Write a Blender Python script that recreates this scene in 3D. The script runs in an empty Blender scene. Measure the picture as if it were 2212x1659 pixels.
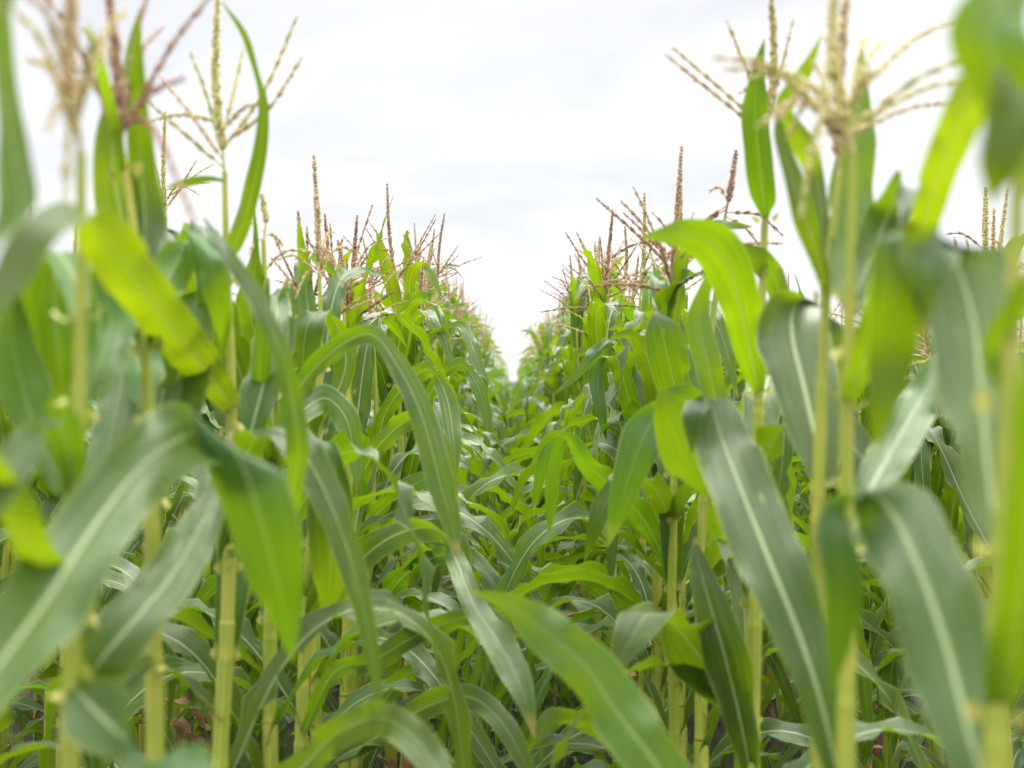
import bpy, math, random
import numpy as np
from mathutils import Vector, Matrix

# ------------------------------------------------------------------ camera, world, light
R = math.radians
CAM_H = 1.45                      # eye height over the soil
K = 1.808 / 5000.0                # photo pixel (2212 wide) -> metres per metre of depth
VX, VY = 1110.0, 820.0            # where the maize rows vanish
scene = bpy.context.scene
col = scene.collection

cam_d = bpy.data.cameras.new('camera')
cam = bpy.data.objects.new('camera', cam_d)
col.objects.link(cam)
cam.location = (0, 0, CAM_H)
cam.rotation_euler = (R(90), 0, 0)
cam_d.sensor_width = 36
cam_d.lens = 45
cam_d.shift_x = (1106 - VX) / 2212
cam_d.shift_y = -(829.5 - VY) / 2212
cam_d.clip_start = 0.05
cam_d.clip_end = 3000
cam_d.dof.use_dof = True
cam_d.dof.focus_distance = 3.7
cam_d.dof.aperture_fstop = 3.7
scene.camera = cam

SUN_EL, SUN_AZ = R(50), R(14)
world = bpy.data.worlds.new('World')
scene.world = world
world.use_nodes = True
wt = world.node_tree
wt.nodes.clear()
def wn(t, **k):
    n = wt.nodes.new(t)
    for a, b in k.items():
        setattr(n, a, b)
    return n
wo = wn('ShaderNodeOutputWorld')
bg_sky = wn('ShaderNodeBackground')
bg_cloud = wn('ShaderNodeBackground')
mixs = wn('ShaderNodeMixShader')
sky = wn('ShaderNodeTexSky', sky_type='NISHITA')
sky.sun_disc = False
sky.sun_elevation = SUN_EL
sky.sun_rotation = SUN_AZ
bg_sky.inputs[1].default_value = 0.1
wt.links.new(sky.outputs[0], bg_sky.inputs[0])
tc = wn('ShaderNodeTexCoord')
sep = wn('ShaderNodeSeparateXYZ')
wt.links.new(tc.outputs['Generated'], sep.inputs[0])
def wmath(op, a, b=None, clamp=False):
    n = wn('ShaderNodeMath', operation=op, use_clamp=clamp)
    for i, v in enumerate((a, b)):
        if v is None:
            continue
        if isinstance(v, (int, float)):
            n.inputs[i].default_value = v
        else:
            wt.links.new(v, n.inputs[i])
    return n.outputs[0]
zc = wmath('MAXIMUM', sep.outputs[2], 0.0)
# cloud base seen in perspective: x,y divided by height
den = wmath('ADD', zc, 0.22)
comb = wn('ShaderNodeCombineXYZ')
wt.links.new(wmath('DIVIDE', sep.outputs[0], den), comb.inputs[0])
wt.links.new(wmath('DIVIDE', sep.outputs[1], den), comb.inputs[1])
wt.links.new(wmath('MULTIPLY', sep.outputs[2], 0.6), comb.inputs[2])
n1 = wn('ShaderNodeTexNoise')
n1.inputs['Scale'].default_value = 1.35
n1.inputs['Detail'].default_value = 5
n1.inputs['Roughness'].default_value = 0.5
n1.inputs['Distortion'].default_value = 0.35
mp = wn('ShaderNodeMapping')
mp.inputs['Location'].default_value = (0.35, 0.2, 0.0)
wt.links.new(comb.outputs[0], mp.inputs[0])
wt.links.new(mp.outputs[0], n1.inputs['Vector'])
ramp = wn('ShaderNodeValToRGB')
ramp.color_ramp.elements[0].position = 0.33
ramp.color_ramp.elements[0].color = (0.272, 0.275, 0.288, 1)
ramp.color_ramp.elements[1].position = 0.60
ramp.color_ramp.elements[1].color = (0.372, 0.372, 0.374, 1)
wt.links.new(n1.outputs[0], ramp.inputs[0])
# near the horizon the cloud thins into an even white
hz = wn('ShaderNodeMapRange')
hz.inputs['From Min'].default_value = 0.0
hz.inputs['From Max'].default_value = 0.13
wt.links.new(zc, hz.inputs['Value'])
mc = wn('ShaderNodeMix', data_type='RGBA')
wt.links.new(hz.outputs[0], mc.inputs['Factor'])
mc.inputs['A'].default_value = (0.385, 0.385, 0.386, 1)
wt.links.new(ramp.outputs[0], mc.inputs['B'])
wt.links.new(mc.outputs['Result'], bg_cloud.inputs[0])
# overcast sky: the zenith is brighter than the horizon
zr = wn('ShaderNodeMapRange', interpolation_type='SMOOTHSTEP')
zr.inputs['From Min'].default_value = 0.28
zr.inputs['From Max'].default_value = 1.0
zr.inputs['To Min'].default_value = 0.96
zr.inputs['To Max'].default_value = 5.6
wt.links.new(zc, zr.inputs['Value'])
wt.links.new(zr.outputs[0], bg_cloud.inputs[1])
mixs.inputs[0].default_value = 0.96
wt.links.new(bg_sky.outputs[0], mixs.inputs[1])
wt.links.new(bg_cloud.outputs[0], mixs.inputs[2])
wt.links.new(mixs.outputs[0], wo.inputs[0])

sun_d = bpy.data.lights.new('sun', 'SUN')
sun_d.energy = 1.3
sun_d.angle = R(24)
sun_d.color = (1.0, 0.97, 0.91)
sun = bpy.data.objects.new('sun', sun_d)
col.objects.link(sun)
# the sun stands high behind the clouds, ahead and to the right
sd = Vector((math.sin(SUN_AZ) * math.cos(SUN_EL), math.cos(SUN_AZ) * math.cos(SUN_EL), math.sin(SUN_EL)))
sun.rotation_euler = sd.to_track_quat('Z', 'Y').to_euler()
sun.location = (3, 8, 12)

scene.view_settings.view_transform = 'Standard'
scene.view_settings.look = 'None'
scene.view_settings.gamma = 1
scene.view_settings.exposure = 1.60
scene.render.engine = 'CYCLES'
scene.cycles.max_bounces = 10
scene.cycles.transmission_bounces = 8
scene.cycles.diffuse_bounces = 6

# ------------------------------------------------------------------ materials
def new_mat(name):
    m = bpy.data.materials.new(name)
    m.use_nodes = True
    m.node_tree.nodes.clear()
    return m, m.node_tree

class NT:
    def __init__(s, nt): s.nt = nt
    def n(s, t, **k):
        n = s.nt.nodes.new(t)
        for a, b in k.items():
            setattr(n, a, b)
        return n
    def put(s, v, sock):
        if v is None: return
        if isinstance(v, bpy.types.NodeSocket): s.nt.links.new(v, sock)
        else: sock.default_value = v
    def m(s, op, a, b=None, c=None, clamp=False):
        n = s.n('ShaderNodeMath', operation=op, use_clamp=clamp)
        for i, v in enumerate((a, b, c)): s.put(v, n.inputs[i])
        return n.outputs[0]
    def mr(s, v, a, b, c=0.0, d=1.0, smooth=True):
        n = s.n('ShaderNodeMapRange', interpolation_type='SMOOTHSTEP' if smooth else 'LINEAR')
        for i, x in enumerate((v, a, b, c, d)): s.put(x, n.inputs[i])
        return n.outputs[0]
    def mix(s, f, a, b):
        n = s.n('ShaderNodeMix', data_type='RGBA')
        s.put(f, n.inputs['Factor']); s.put(a, n.inputs['A']); s.put(b, n.inputs['B'])
        return n.outputs['Result']
    def noise(s, vec, scale, detail=2.0, rough=0.5):
        n = s.n('ShaderNodeTexNoise')
        s.put(vec, n.inputs['Vector'])
        n.inputs['Scale'].default_value = scale
        n.inputs['Detail'].default_value = detail
        n.inputs['Roughness'].default_value = rough
        return n.outputs[0]

def leaf_material(name, top, under, trans, spec=0.5, rough=0.42, tw=0.42):
    m, nt = new_mat(name)
    g = NT(nt)
    uv = g.n('ShaderNodeUVMap', uv_map='UVMap').outputs[0]
    sp = g.n('ShaderNodeSeparateXYZ'); nt.links.new(uv, sp.inputs[0])
    u, v = sp.outputs[0], sp.outputs[1]
    geo = g.n('ShaderNodeNewGeometry')
    back = geo.outputs['Backfacing']
    oi = g.n('ShaderNodeObjectInfo').outputs['Random']
    tcn = g.n('ShaderNodeTexCoord').outputs['Object']
    au = g.m('ABSOLUTE', g.m('SUBTRACT', u, 0.5))             # 0 at midrib, .5 at margin
    # stretched coordinates for the parallel veins
    cv = g.n('ShaderNodeCombineXYZ')
    nt.links.new(g.m('MULTIPLY', u, 58.0), cv.inputs[0])
    nt.links.new(g.m('MULTIPLY', v, 2.2), cv.inputs[1])
    nt.links.new(g.m('MULTIPLY', oi, 40.0), cv.inputs[2])
    veins = g.noise(cv.outputs[0], 1.0, 3.0, 0.65)
    cv2 = g.n('ShaderNodeCombineXYZ')
    nt.links.new(g.m('MULTIPLY', u, 9.0), cv2.inputs[0])
    nt.links.new(g.m('MULTIPLY', v, 2.0), cv2.inputs[1])
    nt.links.new(g.m('MULTIPLY', oi, 23.0), cv2.inputs[2])
    broad = g.noise(cv2.outputs[0], 1.0, 3.0, 0.55)
    patch = g.noise(tcn, 9.0, 3.0, 0.6)
    ctop = g.mix(g.mr(broad, 0.3, 0.7), top, tuple(c * k for c, k in zip(top[:3], (1.45, 1.28, 1.15))) + (1,))
    ctop = g.mix(g.mr(veins, 0.42, 0.66, 0, 0.75), ctop, (top[0] * 2.2, top[1] * 1.8, top[2] * 3.0, 1))
    fine = g.n('ShaderNodeCombineXYZ')
    nt.links.new(g.m('MULTIPLY', u, 34.0), fine.inputs[0])
    nt.links.new(g.m('MULTIPLY', v, 1.2), fine.inputs[1])
    nt.links.new(g.m('MULTIPLY', oi, 11.0), fine.inputs[2])
    fl = g.noise(fine.outputs[0], 1.0, 2.0, 0.6)
    dark = g.mr(fl, 0.50, 0.62, 0, 0.6)
    ctop = g.mix(dark, ctop, tuple(c * 0.45 for c in top[:3]) + (1,))
    cund = g.mix(g.mr(broad, 0.3, 0.7), under, tuple(c * 1.3 for c in under[:3]) + (1,))
    base = g.mix(back, ctop, cund)
    # every leaf a little different
    hue = g.n('ShaderNodeHueSaturation')
    g.put(g.m('ADD', g.m('MULTIPLY', oi, 0.03), 0.484), hue.inputs['Hue'])
    g.put(g.m('ADD', g.m('MULTIPLY', g.m('FRACT', g.m('MULTIPLY', oi, 7.3)), 0.5), 0.76), hue.inputs['Value'])
    g.put(base, hue.inputs['Color'])
    base = hue.outputs[0]
    # pale yellow flecks and streaks, a few small brown lesions
    cv3 = g.n('ShaderNodeCombineXYZ')
    nt.links.new(g.m('MULTIPLY', u, 16.0), cv3.inputs[0])
    nt.links.new(g.m('MULTIPLY', v, 11.0), cv3.inputs[1])
    nt.links.new(g.m('MULTIPLY', oi, 61.0), cv3.inputs[2])
    fleck = g.noise(cv3.outputs[0], 1.0, 3.0, 0.6)
    base = g.mix(g.mr(fleck, 0.66, 0.76, 0, 0.7), base, (0.42, 0.48, 0.08, 1))
    brown = g.noise(cv3.outputs[0], 1.9, 2.0, 0.5)
    base = g.mix(g.mr(brown, 0.76, 0.79, 0, 0.8), base, (0.28, 0.17, 0.05, 1))
    # midrib (wider at the base), pale on the upper side, margin a thin pale line
    rw = g.m('MULTIPLY', g.m('SUBTRACT', 1.12, v), 0.05)
    rib = g.m('SUBTRACT', 1.0, g.mr(au, g.m('MULTIPLY', rw, 0.55), rw))
    ribc = g.mix(back, (0.42, 0.52, 0.25, 1), (0.26, 0.36, 0.10, 1))
    base = g.mix(g.m('MULTIPLY', rib, 0.85), base, ribc)
    edge = g.mr(au, 0.478, 0.496, 0, 0.75)
    base = g.mix(edge, base, (0.45, 0.52, 0.16, 1))
    # the collar end is yellow and pale
    bs = g.m('SUBTRACT', 1.0, g.mr(v, 0.004, 0.03))
    base = g.mix(g.m('MULTIPLY', bs, 0.8), base, (0.55, 0.52, 0.16, 1))
    # dry tips on some leaves
    tipn = g.m('ADD', v, g.m('MULTIPLY', g.m('SUBTRACT', patch, 0.5), 0.1))
    dry = g.m('MULTIPLY', g.mr(tipn, 0.955, 0.985), g.m('GREATER_THAN', g.m('FRACT', g.m('MULTIPLY', oi, 13.7)), 0.55))
    base = g.mix(g.m('MULTIPLY', dry, 0.75), base, (0.40, 0.28, 0.09, 1))
    tr = g.mix(g.mr(broad, 0.3, 0.72), trans, (trans[0] * 1.35, trans[1] * 1.16, trans[2], 1))
    tr = g.mix(g.m('MULTIPLY', dark, 0.6), tr, (trans[0] * 0.4, trans[1] * 0.5, trans[2], 1))
    tr = g.mix(g.mr(veins, 0.38, 0.7, 0, 0.55), tr, (trans[0] * 0.62, trans[1] * 0.7, trans[2], 1))
    hue2 = g.n('ShaderNodeHueSaturation')
    g.put(g.m('ADD', g.m('MULTIPLY', oi, 0.022), 0.489), hue2.inputs['Hue'])
    g.put(tr, hue2.inputs['Color'])
    tr = g.mix(g.m('MULTIPLY', rib, 0.6), hue2.outputs[0], (0.35, 0.42, 0.08, 1))
    bump = g.n('ShaderNodeBump')
    bump.inputs['Strength'].default_value = 0.8
    bump.inputs['Distance'].default_value = 0.002
    hgt = g.m('ADD', g.m('MULTIPLY', g.m('SUBTRACT', veins, fl), 0.9), g.m('MULTIPLY', rib, 1.2))
    g.put(hgt, bump.inputs['Height'])
    p = g.n('ShaderNodeBsdfPrincipled')
    g.put(base, p.inputs['Base Color'])
    g.put(g.m('ADD', g.mix and g.m('MULTIPLY', patch, 0.18), rough - 0.08), p.inputs['Roughness'])
    p.inputs['Specular IOR Level'].default_value = spec
    g.put(bump.outputs[0], p.inputs['Normal'])
    t = g.n('ShaderNodeBsdfTranslucent')
    g.put(tr, t.inputs['Color'])
    ms = g.n('ShaderNodeMixShader')
    ms.inputs[0].default_value = tw
    nt.links.new(p.outputs[0], ms.inputs[1]); nt.links.new(t.outputs[0], ms.inputs[2])
    o = g.n('ShaderNodeOutputMaterial')
    nt.links.new(ms.outputs[0], o.inputs[0])
    return m

M_LEAF = leaf_material('maize_leaf', (0.038, 0.084, 0.007, 1), (0.022, 0.064, 0.004, 1), (0.26, 0.48, 0.004, 1), spec=0.42, rough=0.36, tw=0.25)
M_LEAF_Y = leaf_material('young_and_backlit_maize_leaf', (0.055, 0.120, 0.008, 1), (0.040, 0.105, 0.004, 1), (0.35, 0.55, 0.004, 1), spec=0.28, rough=0.38, tw=0.31)  # young upper leaves; on traced blades, light shining through put into the colour

def stalk_material():
    m, nt = new_mat('maize_stalk')
    g = NT(nt)
    uv = g.n('ShaderNodeUVMap', uv_map='UVMap').outputs[0]
    sp = g.n('ShaderNodeSeparateXYZ'); nt.links.new(uv, sp.inputs[0])
    oi = g.n('ShaderNodeObjectInfo').outputs['Random']
    cv = g.n('ShaderNodeCombineXYZ')
    nt.links.new(g.m('MULTIPLY', sp.outputs[0], 22.0), cv.inputs[0])
    nt.links.new(g.m('MULTIPLY', sp.outputs[1], 2.5), cv.inputs[1])
    nt.links.new(g.m('MULTIPLY', oi, 30.0), cv.inputs[2])
    st = g.noise(cv.outputs[0], 1.0, 3.0, 0.6)
    c = g.mix(g.mr(st, 0.3, 0.7), (0.24, 0.31, 0.03, 1), (0.40, 0.43, 0.06, 1))
    tcn = g.n('ShaderNodeTexCoord').outputs['Object']
    bl = g.noise(tcn, 14.0, 3.0)
    c = g.mix(g.mr(bl, 0.45, 0.7, 0, 0.6), c, (0.50, 0.44, 0.07, 1))
    pur = g.noise(tcn, 5.0, 4.0, 0.7)
    c = g.mix(g.mr(pur, 0.58, 0.72, 0, 0.55), c, (0.26, 0.17, 0.06, 1))
    sp2 = g.noise(tcn, 120.0, 2.0)
    c = g.mix(g.mr(sp2, 0.74, 0.8, 0, 0.7), c, (0.16, 0.11, 0.04, 1))
    bump = g.n('ShaderNodeBump')
    bump.inputs['Strength'].default_value = 0.35
    bump.inputs['Distance'].default_value = 0.002
    g.put(st, bump.inputs['Height'])
    p = g.n('ShaderNodeBsdfPrincipled')
    g.put(c, p.inputs['Base Color'])
    p.inputs['Roughness'].default_value = 0.5
    g.put(bump.outputs[0], p.inputs['Normal'])
    p.inputs['Subsurface Weight'].default_value = 0.0
    o = g.n('ShaderNodeOutputMaterial')
    nt.links.new(p.outputs[0], o.inputs[0])
    return m
M_STALK = stalk_material()

def simple_mat(name, c1, c2, scale=30.0, rough=0.7, trans=0.0, rnd=None):
    m, nt = new_mat(name)
    g = NT(nt)
    tcn = g.n('ShaderNodeTexCoord').outputs['Object']
    nz = g.noise(tcn, scale, 3.0, 0.6)
    c = g.mix(g.mr(nz, 0.3, 0.7), c1, c2)
    if rnd is not None:
        oi = g.n('ShaderNodeObjectInfo').outputs['Random']
        c = g.mix(g.mr(oi, 0.35, 1.0, 0.0, 0.75), c, rnd)
    p = g.n('ShaderNodeBsdfPrincipled')
    g.put(c, p.inputs['Base Color'])
    p.inputs['Roughness'].default_value = rough
    o = g.n('ShaderNodeOutputMaterial')
    if trans > 0:
        t = g.n('ShaderNodeBsdfTranslucent'); g.put(c, t.inputs['Color'])
        ms = g.n('ShaderNodeMixShader'); ms.inputs[0].default_value = trans
        nt.links.new(p.outputs[0], ms.inputs[1]); nt.links.new(t.outputs[0], ms.inputs[2])
        nt.links.new(ms.outputs[0], o.inputs[0])
    else:
        nt.links.new(p.outputs[0], o.inputs[0])
    return m
M_TAN = simple_mat('tan_tassel', (0.50, 0.39, 0.19, 1), (0.80, 0.66, 0.40, 1), 90, 0.7, 0.5, (0.58, 0.55, 0.22, 1))
M_PURPLE = simple_mat('pink_brown_tassel', (0.34, 0.19, 0.11, 1), (0.68, 0.47, 0.31, 1), 70, 0.7, 0.5, (0.66, 0.54, 0.32, 1))
M_GREEN_T = simple_mat('green_tassel', (0.50, 0.50, 0.15, 1), (0.78, 0.70, 0.36, 1), 80, 0.7, 0.45, (0.68, 0.50, 0.34, 1))
M_COLLAR = simple_mat('leaf_collar', (0.40, 0.42, 0.07, 1), (0.54, 0.52, 0.14, 1), 60, 0.55, 0.3)
M_GRASS = simple_mat('low_grass', (0.03, 0.075, 0.012, 1), (0.07, 0.14, 0.025, 1), 12, 0.55, 0.35)
M_LITTER = simple_mat('dry_litter', (0.20, 0.11, 0.05, 1), (0.45, 0.28, 0.15, 1), 15, 0.8, 0.15)

def soil_material():
    m, nt = new_mat('dark_soil')
    g = NT(nt)
    tcn = g.n('ShaderNodeTexCoord').outputs['Object']
    a = g.noise(tcn, 7.0, 6.0, 0.65); b = g.noise(tcn, 60.0, 4.0, 0.7)
    c = g.mix(g.mr(a, 0.3, 0.7), (0.016, 0.012, 0.009, 1), (0.045, 0.034, 0.024, 1))
    c = g.mix(g.mr(b, 0.5, 0.75, 0, 0.6), c, (0.08, 0.06, 0.04, 1))
    bump = g.n('ShaderNodeBump'); bump.inputs['Distance'].default_value = 0.03
    g.put(g.m('ADD', a, g.m('MULTIPLY', b, 0.4)), bump.inputs['Height'])
    p = g.n('ShaderNodeBsdfPrincipled')
    g.put(c, p.inputs['Base Color']); p.inputs['Roughness'].default_value = 0.95
    g.put(bump.outputs[0], p.inputs['Normal'])
    o = g.n('ShaderNodeOutputMaterial'); nt.links.new(p.outputs[0], o.inputs[0])
    return m
M_SOIL = soil_material()

# ------------------------------------------------------------------ helpers
def tag(o, label, cat=None, group=None, kind=None):
    if label: o['label'] = label
    if cat: o['category'] = cat
    if group: o['group'] = group
    if kind: o['kind'] = kind
    return o

def DM(d):
    t = min(1.0, max(0.0, (1.9 - d) / 0.9))
    return d * (1 - 0.20 * t * t * (3 - 2 * t))

def P(X, Y, d):
    d = DM(d)
    return Vector(((X - VX) * K * d, d, CAM_H + (VY - Y) * K * d))

def ground_z(y):
    t = min(1.0, max(0.0, (y - 4.0) / 9.0))
    return 0.0 * t

class Geo:
    """vertices, faces, uvs and material slots gathered for one mesh"""
    def __init__(s): s.v = []; s.f = []; s.uv = []; s.mi = []
    def grid(s, rows, uvs, mi=0, closed=False):
        b = len(s.v); n = len(rows[0])
        for r, q in zip(rows, uvs):
            s.v += [tuple(p) for p in r]; s.uv += q
        for i in range(len(rows) - 1):
            for j in range(n - 1):
                a = b + i * n + j
                s.f.append((a, a + 1, a + 1 + n, a + n)); s.mi.append(mi)
    def mesh(s, name, mats, smooth=True):
        me = bpy.data.meshes.new(name)
        me.from_pydata(s.v, [], s.f)
        for m in mats: me.materials.append(m)
        lay = me.uv_layers.new(name='UVMap')
        vi = np.empty(len(me.loops), dtype=np.int32)
        me.loops.foreach_get('vertex_index', vi)
        uv = np.array(s.uv, dtype=np.float32)[vi]
        lay.data.foreach_set('uv', uv.ravel())
        me.polygons.foreach_set('material_index', s.mi)
        me.polygons.foreach_set('use_smooth', [smooth] * len(s.f))
        me.update()
        return me

def catmull(pts, n):
    """pts: list of equal length tuples -> smooth samples"""
    p = np.array(pts, dtype=float)
    p = np.vstack([2 * p[0] - p[1], p, 2 * p[-1] - p[-2]])
    out = []
    for i in range(1, len(p) - 2):
        for k in range(n):
            t = k / n
            a, b, c, d = p[i - 1], p[i], p[i + 1], p[i + 2]
            out.append(0.5 * ((2 * b) + (-a + c) * t + (2 * a - 5 * b + 4 * c - d) * t * t + (-a + 3 * b - 3 * c + d) * t ** 3))
    out.append(p[-2])
    return np.array(out)

US = (-1.0, -0.82, -0.52, -0.22, -0.07, 0.0, 0.07, 0.22, 0.52, 0.82, 1.0)
US_LOW = (-1.0, -0.5, 0.0, 0.5, 1.0)

def ribbon(geo, C, S, rng, fold=0.22, ruffle=0.006, us=US, mi=0, wave=0.10):
    """leaf blade: centre line C, half width vectors S (numpy, n x 3)"""
    n = len(C)
    T = np.gradient(C, axis=0)
    T /= np.linalg.norm(T, axis=1)[:, None] + 1e-9
    N = np.cross(S, T)
    N /= np.linalg.norm(N, axis=1)[:, None] + 1e-9
    hw = np.linalg.norm(S, axis=1)
    arc = np.concatenate([[0], np.cumsum(np.linalg.norm(np.diff(C, axis=0), axis=1))])
    L = arc[-1]
    p1, p2, p3, p4 = [rng.uniform(0, 6.28) for _ in range(4)]
    w1 = 6.283 / (wave * rng.uniform(0.8, 1.3)); w2 = 6.283 / (wave * rng.uniform(0.8, 1.3))
    rows, uvs = [], []
    for i in range(n):
        s = arc[i] / L
        env = min(1.0, s * 5) * min(1.0, (1 - s) * 4 + 0.05)
        fo = fold * (1.0 - 0.65 * s)
        row, q = [], []
        for u in us:
            a = abs(u)
            ph = (math.sin(w1 * arc[i] + p1) + 0.5 * math.sin(1.9 * w1 * arc[i] + p3)) if u < 0 else \
                 (math.sin(w2 * arc[i] + p2) + 0.5 * math.sin(1.7 * w2 * arc[i] + p4))
            dn = hw[i] * fo * a ** 1.25 + ruffle * env * ph * a ** 2.2 * min(1.0, hw[i] / 0.02)
            row.append(C[i] + S[i] * u + N[i] * dn)
            q.append((0.5 + 0.5 * u, s))
        rows.append(row); uvs.append(q)
    geo.grid(rows, uvs, mi)
    return T, N

def collar_flaps(geo, c, s, n, t, mi=1, size=0.8):
    """the two cream flaps (auricles) where a blade leaves the stalk"""
    c = np.array(c, float); s = np.array(s, float); n = np.array(n, float); t = np.array(t, float)
    h = np.linalg.norm(s) + 1e-9; sn = s / h
    for sg in (-1, 1):
        e = c + sn * sg * max(h * 0.55, 0.008)
        rows = [[e - t * 0.012 * size, e + sn * sg * 0.004 - t * 0.004, e + t * 0.010 * size],
                [e + sn * sg * 0.012 * size + n * 0.004 - t * 0.004, e + sn * sg * 0.013 * size + n * 0.006, e + sn * sg * 0.010 * size + t * 0.012],
                [e + sn * sg * 0.019 * size + n * 0.012 * size, e + sn * sg * 0.019 * size + n * 0.014 * size + t * 0.003, e + sn * sg * 0.016 * size + n * 0.013 * size + t * 0.008]]
        geo.grid(rows, [[(0.1, 0), (0.5, 0), (0.9, 0)]] * 3, mi)

def tube(geo, pts, rad, sides=8, mi=0):
    pts = np.array(pts, float)
    T = np.gradient(pts, axis=0)
    T /= np.linalg.norm(T, axis=1)[:, None] + 1e-9
    ref = np.array((0.3, 1.0, 0.1)); rows = []; uvs = []
    L = 0.0
    for i in range(len(pts)):
        if i: L += float(np.linalg.norm(pts[i] - pts[i - 1]))
        a = np.cross(T[i], ref); a /= np.linalg.norm(a) + 1e-9
        b = np.cross(T[i], a)
        row, q = [], []
        for k in range(sides + 1):
            an = 2 * math.pi * k / sides
            row.append(pts[i] + (a * math.cos(an) + b * math.sin(an)) * rad[i]); q.append((k / sides, L))
        rows.append(row); uvs.append(q)
    geo.grid(rows, uvs, mi)

def spikelets(geo, pts, start, pitch, ln, wd, ranks, rng, taper=0.6, flare=0.5):
    """rows of little pointed florets along a rachis"""
    pts = np.array(pts, float)
    seg = np.linalg.norm(np.diff(pts, axis=0), axis=1)
    arc = np.concatenate([[0], np.cumsum(seg)]); L = arc[-1]
    s = start; k = 0
    while s < L:
        i = min(len(seg) - 1, int(np.searchsorted(arc, s, side='right')) - 1)
        f = (s - arc[i]) / seg[i]
        c = pts[i] * (1 - f) + pts[i + 1] * f
        t = (pts[i + 1] - pts[i]) / seg[i]
        a = np.cross(t, (0.31, 0.9, 0.2)); a /= np.linalg.norm(a); b = np.cross(t, a)
        sz = 1.0 - taper * (s / L) ** 3
        for r in range(ranks):
            an = 2 * math.pi * (r / ranks + 0.38 * k) + rng.uniform(-0.35, 0.35)
            o = a * math.cos(an) + b * math.sin(an)
            fl = flare * rng.uniform(0.5, 1.4)
            d = t + o * fl; d /= np.linalg.norm(d)
            l = ln * sz * rng.uniform(0.75, 1.2); w = wd * sz * rng.uniform(0.8, 1.2)
            p0 = c + o * 0.0006; p2 = p0 + d * l; pm = p0 + d * l * 0.42
            e1 = np.cross(d, o); e1 /= np.linalg.norm(e1) + 1e-9; e2 = np.cross(d, e1)
            bb = len(geo.v)
            geo.v += [tuple(p0), tuple(pm + e1 * w), tuple(pm + e2 * w), tuple(pm - e1 * w), tuple(pm - e2 * w), tuple(p2)]
            geo.uv += [(0.5, 0.5)] * 6
            for q in range(4):
                geo.f.append((bb, bb + 1 + (q + 1) % 4, bb + 1 + q)); geo.f.append((bb + 5, bb + 1 + q, bb + 1 + (q + 1) % 4)); geo.mi += [0, 0]
        s += pitch * rng.uniform(0.8, 1.2); k += 1

def obj(name, me, parent=None, mat=None):
    o = bpy.data.objects.new(name, me)
    col.objects.link(o)
    if parent is not None: o.parent = parent
    return o

def empty(name, loc):
    o = bpy.data.objects.new(name, None)
    o.empty_display_size = 0.1
    o.location = loc
    col.objects.link(o)
    return o

# ------------------------------------------------------------------ the setting: soil
def build_ground():
    ys = [-6, -2, 0, 1, 2, 3, 3.5] + [4 + 0.2 * i for i in range(56)] + [16, 20, 30, 60, 120, 300, 900]
    xs = [-600, -100, -30, -12, -6] + [-4 + 0.16 * i for i in range(51)] + [4.2, 6, 12, 30, 100, 600]
    rng = random.Random(4)
    g = Geo()
    rows = [[(x, y, ground_z(y) + (rng.uniform(-0.012, 0.012) if abs(x) < 5 and 1 < y < 16 else 0)) for x in xs] for y in ys]
    g.grid(rows, [[(x, y) for x in xs] for y in ys])
    o = obj('ground', g.mesh('ground', [M_SOIL]))
    tag(o, 'dark brown crumbly soil between the maize rows', kind='structure')
build_ground()

# ------------------------------------------------------------------ shared leaf, tassel and stalk shapes
def make_leaf_geo(rng, L, W, a0, a1, s0, sharp, twist, ruffle, nseg, us, fold=0.3, flaps=True):
    """blade in the local XZ plane, growing from the origin towards +X"""
    n = nseg + 1
    s = np.linspace(0, 1, n)
    lo = 1 / (1 + np.exp(-(0 - s0) * sharp)); hi = 1 / (1 + np.exp(-(1 - s0) * sharp))
    th = a0 + (a1 - a0) * ((1 / (1 + np.exp(-(s - s0) * sharp))) - lo) / (hi - lo)
    th += 0.16 * np.sin(s * rng.uniform(5, 9) + rng.uniform(0, 6))
    lat = rng.uniform(-0.5, 0.5) * s ** 1.5
    T = np.stack([np.sin(th) * np.cos(lat), np.sin(th) * np.sin(lat), np.cos(th)], 1)
    C = np.vstack([[0, 0, 0], np.cumsum((T[1:] + T[:-1]) / 2 * (L / nseg), axis=0)])
    base = np.stack([np.sin(lat), -np.cos(lat), 0 * lat], 1)
    N = np.cross(base, T)
    tw = twist * s ** 1.4 + 0.12 * np.sin(s * 7 + rng.uniform(0, 6))
    D = base * np.cos(tw)[:, None] + N * np.sin(tw)[:, None]
    w = W / 2 * np.minimum(1.0, 0.50 + s * 1.9) ** 1.0 * np.clip(1 - s ** 2.3, 0, 1) ** 0.85
    w = np.maximum(w, 0.0006)
    S = D * w[:, None]
    geo = Geo()
    T2, N2 = ribbon(geo, C, S, rng, fold, ruffle, us)
    if flaps: collar_flaps(geo, C[0], S[0], N2[0], T2[0], 1, 0.6)
    return geo

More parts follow.
